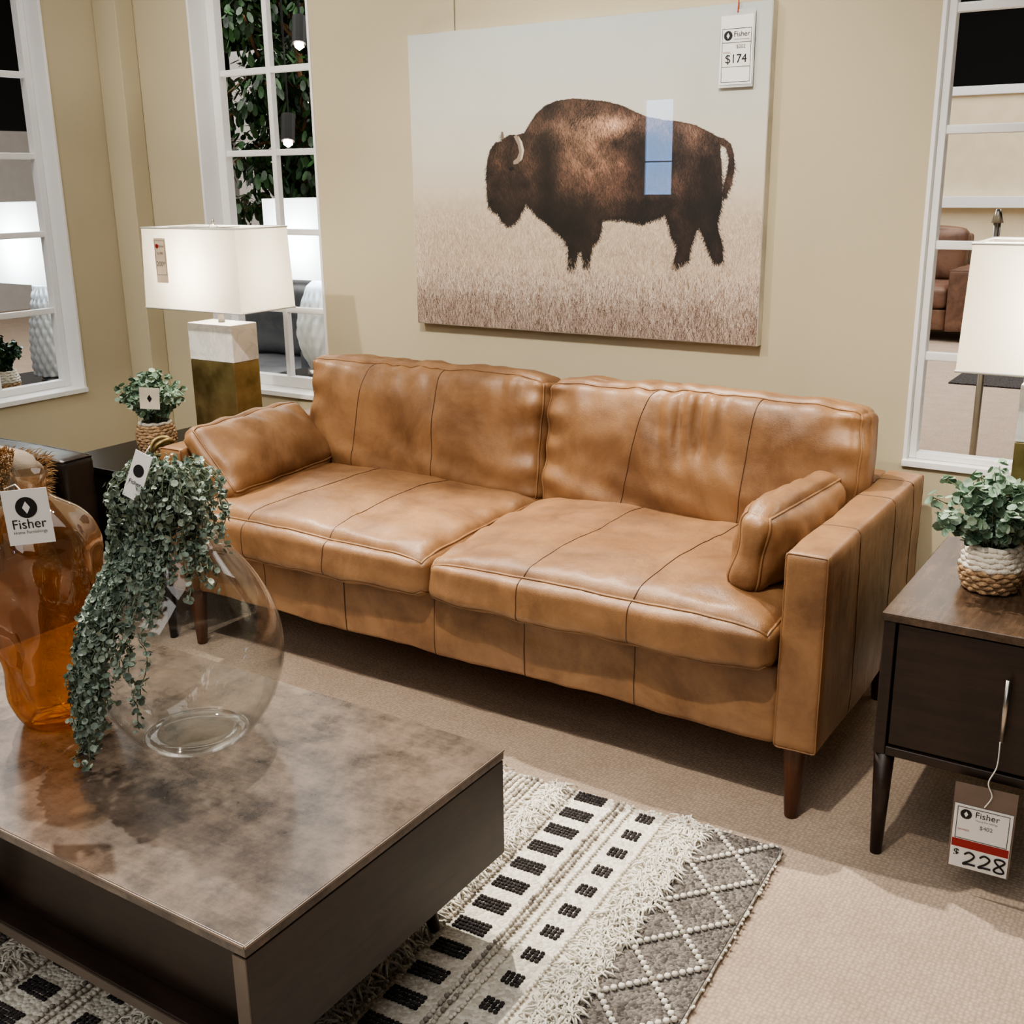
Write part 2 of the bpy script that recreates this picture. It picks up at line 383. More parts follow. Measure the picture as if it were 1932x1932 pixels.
def window_y(name,x0,x1,z0,z1,mull,sa=.085,fw=.045):
    E=empty(name); J=.012
    A=Acc(); A.box(x0,x0+J,YW-.004,YW+TH,z0,z1).box(x1-J,x1,YW-.004,YW+TH,z0,z1).box(x0,x1,YW-.012,YW+TH,z0,z0+.02).box(x0,x1,YW-.004,YW+TH,z1-J,z1)
    A.obj('jamb',M['trim'],E,bevel=.002)
    A=Acc(); a,b=YW+sa,YW+sa+.04
    A.box(x0+J,x0+J+fw,a,b,z0+.02,z1-J).box(x1-J-fw,x1-J,a,b,z0+.02,z1-J).box(x0+J+fw,x1-J-fw,a,b,z0+.02,z0+.02+fw).box(x0+J+fw,x1-J-fw,a,b,z1-J-fw,z1-J)
    A.obj('sash',M['trim'],E,bevel=.003)
    A=Acc()
    for m in mull: A.box(m-.012,m+.012,a+.006,b-.006,z0+.03,z1-.02)
    for z in ZR: A.box(x0+J+.01,x1-J-.01,a+.009,b-.009,z-.012,z+.012)
    A.obj('muntins',M['trim'],E,bevel=.003)
window_y('window_2',-3.62,-2.99,.66,2.56,[-3.3])
window_y('window_3',-.77,-.15,.68,2.56,[-.46],.02,.02)
def window_x(name,y0,y1,z0,z1,mull):
    E=empty(name); J=.012; fw=.03; X0,X1=XL-TH,XL
    A=Acc(); A.box(X0,X1+.004,y0,y0+J,z0,z1).box(X0,X1+.004,y1-J,y1,z0,z1).box(X0,X1+.012,y0,y1,z0,z0+.02).box(X0,X1+.004,y0,y1,z1-J,z1)
    A.obj('jamb',M['trim'],E,bevel=.002)
    a,b=XL-.125,XL-.085; A=Acc()
    A.box(a,b,y0+J,y0+J+fw,z0+.02,z1-J).box(a,b,y1-J-fw,y1-J,z0+.02,z1-J).box(a,b,y0+J+fw,y1-J-fw,z0+.02,z0+.02+fw).box(a,b,y0+J+fw,y1-J-fw,z1-J-fw,z1-J)
    A.obj('sash',M['trim'],E,bevel=.003)
    A=Acc()
    for m in mull: A.box(a+.006,b-.006,m-.012,m+.012,z0+.03,z1-.02)
    for z in ZR: A.box(a+.009,b-.009,y0+J+.01,y1-J-.01,z-.012,z+.012)
    A.obj('muntins',M['trim'],E,bevel=.003)
window_x('window_1',2.05,2.97,.66,2.56,[2.34,2.63])
M['shellw']=simple('showroom_white_wall',(190,186,182),.8,var=.02)
M['shellb']=simple('showroom_black_upper',(14,13,13),.8,var=.02)
M['cream']=simple('cream_panel_wall',(228,214,184),.8,var=.02)
for nm,a in (('wall_showroom_left',(-13.1,-13,-8,16)),('wall_showroom_back',(-13,9,16,16.1)),('wall_showroom_right',(9,9.1,-8,16)),('wall_showroom_front',(-13,9,-8.1,-8))):
    E=empty(nm); box('lower',*a,0,2.15,M['shellw'],E,0); box('upper',*a,2.15,4.6,M['shellb'],E,0)
box('ceiling',-13.1,9.1,-8.1,16.1,4.6,4.7,M['shellb'],None,0)

# ---------------------------------------------------------------- sofa
S=empty('leather_sofa'); LM=M['leather']
X0,X1=-2.875,-.68; AW=.105; YF=2.335; YB=3.20
def rbox(name,x0,x1,y0,y1,z0,z1,r=.014,puff=(0,0,0),seams=(),pipe=None,n=16,wr=.0015,seed=0,mat=None,par=None):
    return cushion(name,((x0+x1)/2,(y0+y1)/2,(z0+z1)/2),((x1-x0)/2,(y1-y0)/2,(z1-z0)/2),r,puff,mat or LM,par or S,n=n,wr=wr,seed=seed,seams=seams,seam_mat=M['seam'],pipe=pipe,pr=.0022)
def seamy(y0):
    T=[math.sin(t*math.pi/2) for t in np.linspace(-1,1,14)]
    return [(1,y0,t) for t in T]+[(-t,y0,1) for t in T]+[(-1,y0,-t) for t in T]
rbox('arm_right',X1-AW,X1,YF,YB,.20,.69,seams=[seamy(-.45),seamy(.25),seamy(.7)],puff=(.006,.003,.003),pipe=1,seed=3,wr=.0025,n=22)
rbox('arm_left',X0,X0+AW,YF,YB,.20,.69,seams=[seamy(-.45),seamy(.25)],puff=(.006,.003,.003),pipe=1,seed=5,wr=.0025)
xi0,xi1=X0+AW,X1-AW; xm=(xi0+xi1)/2; W=xi1-xi0
def ux(x,a,b): return (x-(a+b)/2)/((b-a)/2)
rbox('front_rail',xi0,xi1,YF+.016,YF+.12,.20,.40,puff=(0,.004,0),seams=[seamx(ux(x,xi0,xi1),top=False) for x in (-2.45,-2.12,-1.79,-1.49,-1.16)],seed=8,n=50,wr=.005)
rbox('seat_deck',xi0,xi1,YF+.11,YB-.1,.21,.39,seed=2,n=8)
rbox('back_frame',xi0,xi1,YB-.125,YB,.20,.69,seams=[],seed=4,n=12)
def slouch(sgn):
    def w(p):
        x,y,z=p; fr=max(0,-y)
        zt=(z+1)/2
        dz=-.018*zt*(abs(x)**8)*(.4+.6*fr)-.012*zt*fr**10
        dy=-.014*fr**4*(1-x**4)*(1-zt*.7)-.008*fr**6*(1-zt)
        dz+=.010*(1-zt)*(abs(x)**6)*fr**4
        cr=0
        if z>.9: cr=-.003*math.exp(-((y+.86)/.05)**2)*math.sin(x*23+3*math.sin(x*5))
        if z>.9: cr+=.004*math.exp(-((x-sgn*.93)/.06)**2)*math.sin(y*15)
        return (0,dy,dz+cr)
    return w
for nm,a,b,sd,sm,sg in (('seat_cushion_left',xi0,xm,11,[seamx(-.35,-.2),seamx(.3,.34)],1),('seat_cushion_right',xm,xi1,27,[seamx(-.36,-.2),seamx(.28,.4)],-1)):
    cushion(nm,((a+b)/2,2.640,.462),(W/4-.002,.350,.072),.038,(.005,.014,.030),LM,S,n=50,wr=.007,seed=sd,pipe=2,seams=sm,seam_mat=M['seam'],warp=slouch(sg))
def folds(cx,w,amp,fr,sd):
    def f(p):
        if p[1]>-.2 : return 0
        x,_,z=p; zz=(z+1)/2
        e=math.exp(-((x-cx-.15*(1-zz))/w)**2)
        ww=max(0,min(1,(zz-.38)/.3))*(1 if zz<.93 else max(0,(1-zz)/.07))
        s=math.sin(x*fr+1.4*z+.8*math.sin(z*3)+1.2*math.sin(x*9)); s=-abs(s)**2.5 if s<0 else .6*s
        a=amp*e*s*ww
        ed=math.exp(-((abs(x)-.93)/.09)**2)
        b=.006*ed*math.sin(z*13+sd)*min(1,(1-abs(z))*6)
        c2=.0035*math.sin(x*4+z*5+sd)
        u=x*5.2+z*7.5; d=.0035*math.exp(-((zz-.15)/.2)**2)*math.sin(u*1.5+sd)*min(1,(1-abs(x))*5)
        g=.0028*math.exp(-((zz-.9)/.1)**2)*math.sin(x*33+sd)
        return a+b+c2+d+g
    return f
bh=.205; tl=math.radians(-9)
def seamback(xb,xt):
    T=np.linspace(-1,1,60)
    return [(xb+(xt-xb)*((t+1)/2)**1.5,-1,math.sin(t*math.pi/2)) for t in T]
def toprag(sd):
    def w(p):
        x,y,z=p
        if z<.6: return (0,0,0)
        k=(z-.6)/.4
        return (0,0,k*(-.008*abs(x)**10+.002*math.sin(x*17+sd)+.0032*math.sin(x*41+sd*2)*math.exp(-((x+.1)/.4)**2)))
    return w
cushion('back_cushion_left',((xi0+xm)/2,3.005,.70),(W/4-.003,.085,bh),.042,(.006,.034,.008),LM,S,rot=(tl,0,0),n=64,wr=.005,seed=31,pipe=1,extra=folds(.75,.25,.006,40,1.0),seams=[seamback(-.52,-.38),seamback(.18,.2)],seam_mat=M['seam'],warp=toprag(1))
cushion('back_cushion_right',((xi1+xm)/2,3.005,.70),(W/4-.003,.085,bh),.042,(.006,.034,.008),LM,S,rot=(tl,0,0),n=96,wr=.005,seed=37,pipe=1,extra=folds(-.04,.30,.018,40,2.3),seams=[seamback(-.42,-.22),seamback(.34,.42)],seam_mat=M['seam'],warp=toprag(2.2))
cushion('side_pillow_right',(-.88,2.64,.645),(.045,.235,.108),.04,(.045,.012,.012),LM,S,rot=(0,math.radians(9),math.radians(-4)),n=34,wr=.007,seed=41,pipe=0,extra=lambda p:.0032*math.sin(p[1]*14+p[2]*5))
cushion('side_pillow_left',(-2.70,2.625,.643),(.045,.275,.135),.04,(.048,.012,.012),LM,S,rot=(0,math.radians(-40),math.radians(5)),n=34,wr=.007,seed=45,pipe=0,extra=lambda p:.0032*math.sin(p[1]*12+p[2]*6))
for i,(x,y) in enumerate(((X1-.065,YF+.05),(X0+.065,YF+.05),(X1-.065,YB-.06),(X0+.065,YB-.06))):
    lathe('leg_%d'%(i+1),[(.016,0.0),(.017,.004),(.031,.205)],x,y,M['legwood'],S,n=24)

# ---------------------------------------------------------------- bison picture
PW,PH=1.29,.967; px0,pz0=-2.512,1.006; PY=3.262
NX,NZ=1000,750
src=[(765,68),(1457,0),(1427,650),(790,610)]; dst=[(0,0),(1,0),(1,1),(0,1)]
Amat=[];bv=[]
for (x,y),(u,v) in zip(src,dst):
    Amat.append([x,y,1,0,0,0,-u*x,-u*y]); bv.append(u)
    Amat.append([0,0,0,x,y,1,-v*x,-v*y]); bv.append(v)
Hh=np.append(np.linalg.solve(np.array(Amat,float),np.array(bv,float)),1).reshape(3,3)
def hm(pts):
    p=np.array(pts,float); q=np.c_[p,np.ones(len(p))]@Hh.T; q=q[:,:2]/q[:,2:]; return q*np.array([NX,NZ])
def vnoise(sx,sy,seed):
    rs=np.random.RandomState(seed); g=rs.rand(sy+2,sx+2)
    xs=np.linspace(0,sx,NX); ys=np.linspace(0,sy,NZ)
    xi=xs.astype(int); yi=ys.astype(int); fx=xs-xi; fy=ys-yi; fx=fx*fx*(3-2*fx); fy=fy*fy*(3-2*fy)
    a=g[yi][:,xi]; b=g[yi][:,xi+1]; c=g[yi+1][:,xi]; d=g[yi+1][:,xi+1]
    return (a*(1-fx)+b*fx)*(1-fy)[:,None]+(c*(1-fx)+d*fx)*fy[:,None]
def fbm(sx,sy,seed): return vnoise(sx,sy,seed)*.5+vnoise(sx*2,sy*2,seed+1)*.3+vnoise(sx*5,sy*5,seed+2)*.2
YY,XX=np.mgrid[0:NZ,0:NX].astype(float)
def polymask(P):
    m=np.zeros((NZ,NX),bool); n=len(P)
    for i in range(n):
        x1,y1=P[i];x2,y2=P[(i+1)%n]
        if y1==y2: continue
        c=((YY<y1)!=(YY<y2))&(XX<(x2-x1)*(YY-y1)/(y2-y1)+x1); m^=c
    return m
def lerp(a,b,t): return np.array(a,float)*(1-t[...,None])+np.array(b,float)*t[...,None]
img=np.zeros((NZ,NX,3)); v=YY/NZ
st=[(0,(198,205,202)),(.25,(210,211,203)),(.42,(214,208,195)),(.53,(210,199,180)),(.6,(198,182,162)),(.8,(182,160,140)),(1,(120,94,80))]
for (a,ca),(b,cb) in zip(st,st[1:]):
    m=(v>=a)&(v<=b); t=(v-a)/(b-a); img[m]=lerp(ca,cb,t)[m]
hz=np.clip((v-.5)/.12,0,1); img+=((fbm(110,60,5)-.5)*42*hz)[...,None]
img+=((fbm(6,4,9)-.5)*10)[...,None]
def strokes(n,x,y,dx,dy,ln,col,al=.75):
    K=int(max(ln))+1
    for s in range(K):
        ok=s<ln
        px=(x+dx*s)[ok]; py=(y+dy*s)[ok]
        xi=np.round(px).astype(int); yi=np.round(py).astype(int)
        g=(xi>=0)&(xi<NX)&(yi>=0)&(yi<NZ); img[yi[g],xi[g]]=img[yi[g],xi[g]]*(1-al)+col[ok][g]*al
bis=[(945,268),(946,250),(950,262),(960,256),(975,256),(988,252),(998,235),(1010,216),(1028,200),(1050,191),(1080,187),(1110,189),(1140,192),(1170,199),(1198,212),(1220,221),(1250,227),(1280,230),(1310,236),(1338,250),(1352,258),(1365,262),(1378,272),(1384,295),(1384,318),(1378,345),(1368,374),(1361,370),(1366,345),(1372,325),(1375,300),(1370,280),(1358,272),(1359,300),(1361,340),(1362,378),(1357,402),(1352,420),(1356,440),(1363,462),(1362,492),(1348,496),(1338,470),(1328,445),(1320,428),(1312,432),(1309,450),(1301,466),(1300,488),(1285,500),(1270,506),(1275,480),(1279,464),(1268,446),(1262,420),(1254,402),(1236,412),(1214,420),(1190,416),(1160,411),(1137,414),(1134,432),(1130,450),(1119,462),(1114,480),(1112,504),(1102,504),(1099,474),(1091,472),(1088,498),(1080,512),(1072,508),(1074,470),(1066,450),(1052,438),(1040,428),(1028,416),(1016,408),(1004,396),(992,384),(982,404),(972,420),(958,426),(947,416),(941,402),(930,397),(921,386),(919,362),(917,338),(918,308),(924,284),(934,270)]
SC=1.3
def grass(n,y0,y1,l0,l1,seed,a,b,al=.75,clump=0,pw=1.0):
    n=int(n*1.7); rs=np.random.RandomState(seed); yy=y0+(y1-y0)*np.sort(rs.rand(n)**pw); x=rs.rand(n)*NX
    if clump: 
        cc=rs.rand(90)*NX; x=np.where(rs.rand(n)<clump,cc[rs.randint(0,90,n)]+rs.randn(n)*14,x)
    t=(yy-y0)/(y1-y0); ln=(l0+(l1-l0)*t)*(.5+rs.rand(n))*SC; dx=rs.randn(n)*.35; dy=-np.ones(n)
    k=rs.rand(n)**.8; a=np.array(a)[None]*(1.25-.25*t[:,None]); col=a*(1-k[:,None])+np.array(b)*k[:,None]
    strokes(n,x,yy,dx,dy,ln,col,al)
grass(11000,NZ*.6,NZ*.85,3,10,1,(128,108,90),(238,225,207),.75,.3)
P=hm(bis); mask=polymask(P)
base=lerp((28,20,18),(92,68,56),np.clip(fbm(14,10,21)*1.7-.35,0,1))
def at(x,y): return hm([(x,y)])[0]
U=NX/760
def blob(x,y,sx,sy):
    a,b=at(x,y); return np.exp(-(((XX-a)/(sx*U))**2+((YY-b)/(sy*U))**2))[...,None]
hump=blob(1095,265,78,72); base=base*(1-.6*hump)+np.array((144,112,90))*(.6*hump)
base+=blob(1200,230,190,18)*np.array((60,50,44)); base+=blob(1190,345,75,36)*np.array((30,22,17)); base+=blob(1300,262,60,24)*np.array((30,25,21))
base+=blob(1135,230,50,20)*np.array((36,29,24)); base+=blob(940,300,20,26)*np.array((16,12,10))
low=1/(1+np.exp(-(YY-at(1240,392)[1]+20)/16)); base*=(1-.45*low[...,None])
base*=(1-.4*blob(955,345,55,80)); base*=(1-.55*blob(1032,345,30,90)); base*=(1-.45*blob(1225,300,26,60)); base*=(1-.4*blob(1340,330,26,80))
img[mask]=base[mask]
rs=np.random.RandomState(4); idx=np.argwhere(mask); NS=46000; sel=idx[rs.randint(0,len(idx),NS)]
fl=fbm(22,16,77)[sel[:,0],sel[:,1]]
k=rs.rand(NS,1); bc=img[sel[:,0],sel[:,1]]; col=np.clip(bc*(.22+k*1.1+(fl[:,None]-.35)*1.6),4,255)
strokes(NS,sel[:,1].astype(float),sel[:,0].astype(float),rs.randn(NS)*.35+(fl-.5)*2.0,np.ones(NS)*.9,4+rs.rand(NS)*9,col,.7)
edge=mask&~(np.roll(mask,3,0)&np.roll(mask,-3,0)&np.roll(mask,3,1)&np.roll(mask,-3,1))
idx=np.argwhere(edge); NE=9000; sel=idx[rs.randint(0,len(idx),NE)]; col=img[sel[:,0],sel[:,1]]*.85
up=(sel[:,0]<at(1200,300)[1])
strokes(NE,sel[:,1].astype(float),sel[:,0].astype(float),rs.randn(NE)*.6,np.where(up,-.4,1.0)*(.5+rs.rand(NE)*.6),2+rs.rand(NE)*np.where(up,3,10),col,.55)
def poly_fill(pts,c):
    m=polymask(hm(pts)); img[m]=np.array(c)
poly_fill([(968,258),(974,256),(984,268),(988,284),(985,300),(976,310),(968,311),(968,305),(975,299),(979,288),(976,274)],(150,136,120))
poly_fill([(976,256),(984,268),(988,284),(985,300),(981,305),(984,286),(980,270)],(206,194,176))
poly_fill([(944,250),(948,249),(950,262),(945,266)],(116,104,94))
poly_fill([(958,318),(967,315),(970,321),(962,324)],(8,5,5))
poly_fill([(921,380),(928,378),(930,386),(923,388)],(10,6,6))
grass(1500,NZ*.76,NZ*.85,7,13,2,(150,126,104),(232,218,198),.6)
grass(19000,NZ*.785,NZ*1.04,6,22,3,(80,58,48),(242,231,217),.78,.45,.62)
grass(7000,NZ*.88,NZ*1.06,10,30,6,(48,32,26),(210,190,174),.8,.55,.7)
img=np.clip(img,0,255)/255; lin=np.where(img<=.04045,img/12.92,((img+.055)/1.055)**2.4)
xs=px0+np.linspace(0,1,NX)*PW; zs=pz0+PH-np.linspace(0,1,NZ)*PH
vv=np.empty((NZ,NX,3),np.float32); vv[...,0]=xs[None]; vv[...,1]=PY; vv[...,2]=zs[:,None]
me=bpy.data.meshes.new('print'); nf=(NX-1)*(NZ-1)
ii=np.arange(NZ*NX).reshape(NZ,NX); q=np.stack([ii[:-1,:-1],ii[1:,:-1],ii[1:,1:],ii[:-1,1:]],-1).reshape(-1)
me.vertices.add(NX*NZ); me.vertices.foreach_set('co',vv.reshape(-1)); me.loops.add(nf*4); me.loops.foreach_set('vertex_index',q.astype(np.int32))
me.polygons.add(nf); me.polygons.foreach_set('loop_start',np.arange(0,nf*4,4,dtype=np.int32)); me.update(calc_edges=True)
ca=me.color_attributes.new('Col','FLOAT_COLOR','POINT'); rgba=np.ones((NZ*NX,4),np.float32); rgba[:,:3]=lin.reshape(-1,3); ca.data.foreach_set('color',rgba.reshape(-1))
m,nt,b=newmat('acrylic_photo_print'); atn=N(nt,'ShaderNodeAttribute'); atn.attribute_name='Col'; nt.links.new(atn.outputs['Color'],b.inputs['Base Color'])
b.inputs['Roughness'].default_value=.6; b.inputs['Coat Weight'].default_value=1; b.inputs['Coat Roughness'].default_value=.01
me.materials.append(m); PE=empty('bison_wall_picture'); po=bpy.data.objects.new('print',me); C.collection.objects.link(po); po.parent=PE
box('backing_panel',px0-.002,px0+PW+.002,PY+.0015,YW-.001,pz0-.002,pz0+PH+.002,simple('panel_edge',(196,190,178),.3),PE,0)
tube('hanging_wire',[(-2.34,YW-.004,1.975),(-2.34,YW-.004,2.6)],.0012,M['greyink'],PE,5)
E=empty('price_tag',(-1.32,PY-.012,1.848)); card(E,.098,.185)
box('sleeve',-.053,.053,.001,.0016,-.1,.108,simple('clear_sleeve',(200,202,204),.15),E,0)
frame(E,-.044,.044,-.086,.058); 
A=Acc(); A.box(-.044,.044,-.0016,-.0013,.02,.0215).box(-.044,.044,-.0016,-.0013,-.045,-.0438); A.obj('rules',M['greyink'],E)
disc('mark',-.026,.039,.013,M['ink'],E); diamond('mark_stand_in',-.026,.039,.008,M['tag'],E)
text('shop_name','Fisher',.015,.042,.02,M['ink'],E); text('shop_name_2','Home Furnishings',.015,.029,.0065,M['greyink'],E)
text('old_price','$202',.014,.009,.014,M['greyink'],E); text('savings','SAVINGS',-.028,-.006,.006,M['red'],E)
text('price','$174',.0,-.024,.033,M['ink'],E)
tube('string',[(0,0,.1),(0,.004,.14),(.002,.012,.15)],.002,M['orange'],E,6)

# ---------------------------------------------------------------- coffee table
T=empty('coffee_table'); tx0,tx1,ty0,ty1,tz=-2.42,-1.10,.955,1.655,.42
box('top',tx0,tx1,ty0,ty1,tz-.022,tz,M['ctop'],T,.002)
A=Acc(); A.box(tx0+.002,tx1-.002,ty0-.0015,ty0+.002,tz-.005,tz-.001).box(tx1-.002,tx1+.0015,ty0,ty1,tz-.005,tz-.001); A.obj('top_edge_strip',simple('pale_edge',(128,112,100),.3),T)  # paler strip along the front and right edges of the top
zb=.186
box('side_right',tx1-.028,tx1-.001,ty0+.001,ty1-.001,zb,tz-.0245,M['csidey'],T,.002)
box('side_left',tx0+.001,tx0+.028,ty0+.001,ty1-.001,zb,tz-.0245,M['csidey'],T,.002)
box('back_panel',tx0+.028,tx1-.028,ty1-.025,ty1-.002,zb,tz-.0225,M['cside'],T,.002)
box('bottom_board',tx0+.028,tx1-.028,ty0+.002,ty1-.025,zb,zb+.024,M['cside'],T,.002)
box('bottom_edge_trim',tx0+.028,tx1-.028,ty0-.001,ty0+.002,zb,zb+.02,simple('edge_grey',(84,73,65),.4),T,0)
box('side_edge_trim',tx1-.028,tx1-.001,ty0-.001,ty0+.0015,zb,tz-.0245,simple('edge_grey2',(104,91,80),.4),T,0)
box('cubby_shade_panel',tx0+.028,tx1-.028,ty0+.045,ty0+.06,zb+.024,tz-.0225,M['cside'],T,.002)  # added dark panel standing in for the shade inside the open cubby
for i,(x,y,sx,sy) in enumerate(((tx1-.13,ty1-.13,.03,.03),(tx0+.13,ty1-.13,-.03,.03),(tx1-.13,ty0+.13,.03,-.03),(tx0+.13,ty0+.13,-.03,-.03))):
    tube('leg_%d'%(i+1),[(x+sx*.6,y+sy*1.0,.0215),(x,y,zb+.001)],[.012,.022],M['cside'],T,16)

# ---------------------------------------------------------------- side tables
def side_table(name,x0,x1,y0,y1,zt,topm,sm,handle=True,body=True):
    E=empty(name)
    box('top',x0,x1,y0,y1,zt-.02,zt,topm,E,.003)
    A=Acc(); A.box(x0+.004,x0+.03,y0+.006,y1-.004,.262,zt-.0205).box(x1-.03,x1-.004,y0+.006,y1-.004,.262,zt-.0205).box(x0+.03,x1-.03,y1-.02,y1-.006,.262,zt-.0205).box(x0+.03,x1-.03,y0+.006,y1-.02,.262,.284)
    A.obj('carcass',sm,E,bevel=.003)
    box('door',x0+.034,x1-.034,y0+.012,y0+.03,.288,zt-.026,sm,E,.002)
    for i,(x,y) in enumerate(((x0+.025,y0+.03),(x1-.025,y0+.03),(x0+.025,y1-.03),(x1-.025,y1-.03))):
        tube('leg_%d'%(i+1),[(x,y,0.0005),(x,y,.263)],[.013,.023],sm,E,16)
    if handle:
        hx=x0+.265
        tube('handle',[(hx,y0-.006,.365),(hx,y0-.006,.505)],.0055,M['metal'],E,12)
        for z in (.385,.485): tube('handle_post_%d'%int(z*1000),[(hx,y0-.006,z),(hx,y0+.013,z)],.004,M['metal'],E,8)
    return E
side_table('side_table',-.553,-.0,2.31,2.93,.60,M['stop'],M['cside'])
side_table('side_table',-3.44,-2.91,2.34,2.97,.575,M['dwood'],M['dwood'],False)
E=empty('price_tag',(-.302,2.288,.155),(0,0,math.radians(3)))
box('sleeve',-.062,.062,.001,.0016,-.098,.105,simple('grey_sleeve',(112,98,90),.2),E,0)
box('card',-.058,.058,-.0006,.0006,-.096,.055,M['tag'],E,0)
frame(E,-.052,.052,-.026,.05)
disc('mark',-.034,.034,.0115,M['ink'],E); diamond('mark_stand_in',-.034,.034,.007,M['tag'],E)
text('shop_name','Fisher',.008,.037,.02,M['ink'],E); text('shop_name_2','Home Furnishings',.008,.024,.006,M['greyink'],E)
text('old_price','$402',.008,.009,.013,M['greyink'],E); text('savings','SAVINGS',-.036,-.004,.006,M['red'],E)
box('red_band',-.057,.057,-.0012,-.0008,-.047,-.028,M['red'],E,0)
text('dollar','$',-.045,-.062,.024,M['ink'],E,bold=.0003)
def two(cx,cz,s): return spline([(cx-.4*s,cz+.35*s,0),(cx-.05*s,cz+.6*s,0),(cx+.35*s,cz+.35*s,0),(cx+.1*s,cz-.1*s,0),(cx-.45*s,cz-.55*s,0),(cx,cz-.5*s,0),(cx+.5*s,cz-.5*s,0)],5)
def eight(cx,cz,s): return [(cx+.36*s*math.sin(2*t)*(1.0),cz+.6*s*math.cos(t),0) for t in np.linspace(0,2*math.pi,40)]
s_=.026
strokes_txt('price_228',[[(p[0],p[1]) for p in two(-.018,-.071,s_)],[(p[0],p[1]) for p in two(.013,-.071,s_)],[(p[0],p[1]) for p in eight(.042,-.071,s_*1.05)]],.0022,M['ink'],E)
tube('string',spline([(.0,-.002,.06),(.012,-.004,.09),(.002,-.003,.12),(.014,.0,.16),(.014,.004,.215)]),.0014,M['string'],E,5)

# ---------------------------------------------------------------- lamps
def box_lamp(name,cx,cy,z0,tagtxt=None,pw=32):
    E=empty(name); hw,hd=.235,.125; zb,zt=1.07,1.352
    bx,by=.112,.062
    box('brass_base',cx-bx,cx+bx,cy-by,cy+by,z0,z0+.305,M['brass'],E,.002)
    box('marble_block',cx-bx-.001,cx+bx+.001,cy-by-.001,cy+by+.001,z0+.3055,z0+.44,M['marble'],E,.003)
    tube('neck',[(cx,cy,z0+.44),(cx,cy,z0+.52)],.012,M['metal'],E,12)
    tube('socket',[(cx,cy,z0+.52),(cx,cy,z0+.57)],.017,M['metal'],E,12)
    tube('bulb',spline([(cx,cy,z0+.57),(cx,cy,z0+.6),(cx,cy,z0+.64),(cx,cy,z0+.67)],4),[.012,.014,.018,.022,.026,.028,.03,.03,.028,.026,.02,.014,.006][:13],emis('bulb_glow',(255,230,190),6),E,12)
    fl=.008
    def ring(z,gx,gy,o=0): return [(cx-gx-o,cy-gy-o,z),(cx+gx+o,cy-gy-o,z),(cx+gx+o,cy+gy+o,z),(cx-gx-o,cy+gy+o,z)]
    v=ring(zb,hw+fl,hd+fl)+ring(zt,hw,hd)
    mobj('shade',v,[(0,1,5,4),(1,2,6,5),(2,3,7,6),(3,0,4,7)],M['shade'],E)
    A=Acc()
    for z,g in ((zb,fl),(zt,0)):
        A.add(*tubevf(ring(z,hw+g,hd+g,.001),.003,6,True))
    A.obj('shade_trim',M['tag'],E,smooth=True)
    tube('harp',spline([(cx-.01,cy,z0+.56),(cx-.06,cy,z0+.62),(cx-.065,cy,z0+.7),(cx-.02,cy,zt),(cx,cy,zt+.012),(cx+.02,cy,zt),(cx+.065,cy,z0+.7),(cx+.06,cy,z0+.62),(cx+.01,cy,z0+.56)],5),.0025,M['metal'],E,6)
    A=Acc(); A.add(*tubevf([(cx-hw,cy,zt-.004),(cx+hw,cy,zt-.004)],.002,5)).add(*tubevf([(cx,cy-hd,zt-.004),(cx,cy+hd,zt-.004)],.002,5)); A.obj('spider',M['metal'],E)
    tube('finial',[(cx,cy,zt+.008),(cx,cy,zt+.03)],[.006,.004],M['metal'],E,10)
    L=bpy.data.lights.new(name+'_bulb','POINT'); L.energy=pw; L.color=(1,.90,.75); L.shadow_soft_size=.04
    lo=bpy.data.objects.new('bulb_light',L); C.collection.objects.link(lo); lo.parent=E; lo.location=(cx,cy,1.2)
    if tagtxt:
        t=empty('shade_tag',(cx-.135,cy-hd-.009,1.24)); t.parent=E
        card(t,.058,.155,simple('cream_card',(226,206,182),.6)); frame(t,-.026,.026,-.05,.07,mat=M['greyink'])
        disc('mark',-.014,.05,.008,M['red'],t); text('shop_name','Fisher',.009,.05,.011,M['greyink'],t)
        text('old','$ 398',.0,.025,.012,M['greyink'],t); text('price','200*',0,-.012,.024,M['greyink'],t)
    return E
box_lamp('table_lamp',-3.115,2.875,.5755,True)
box_lamp('table_lamp',-.28,2.80,.6005)
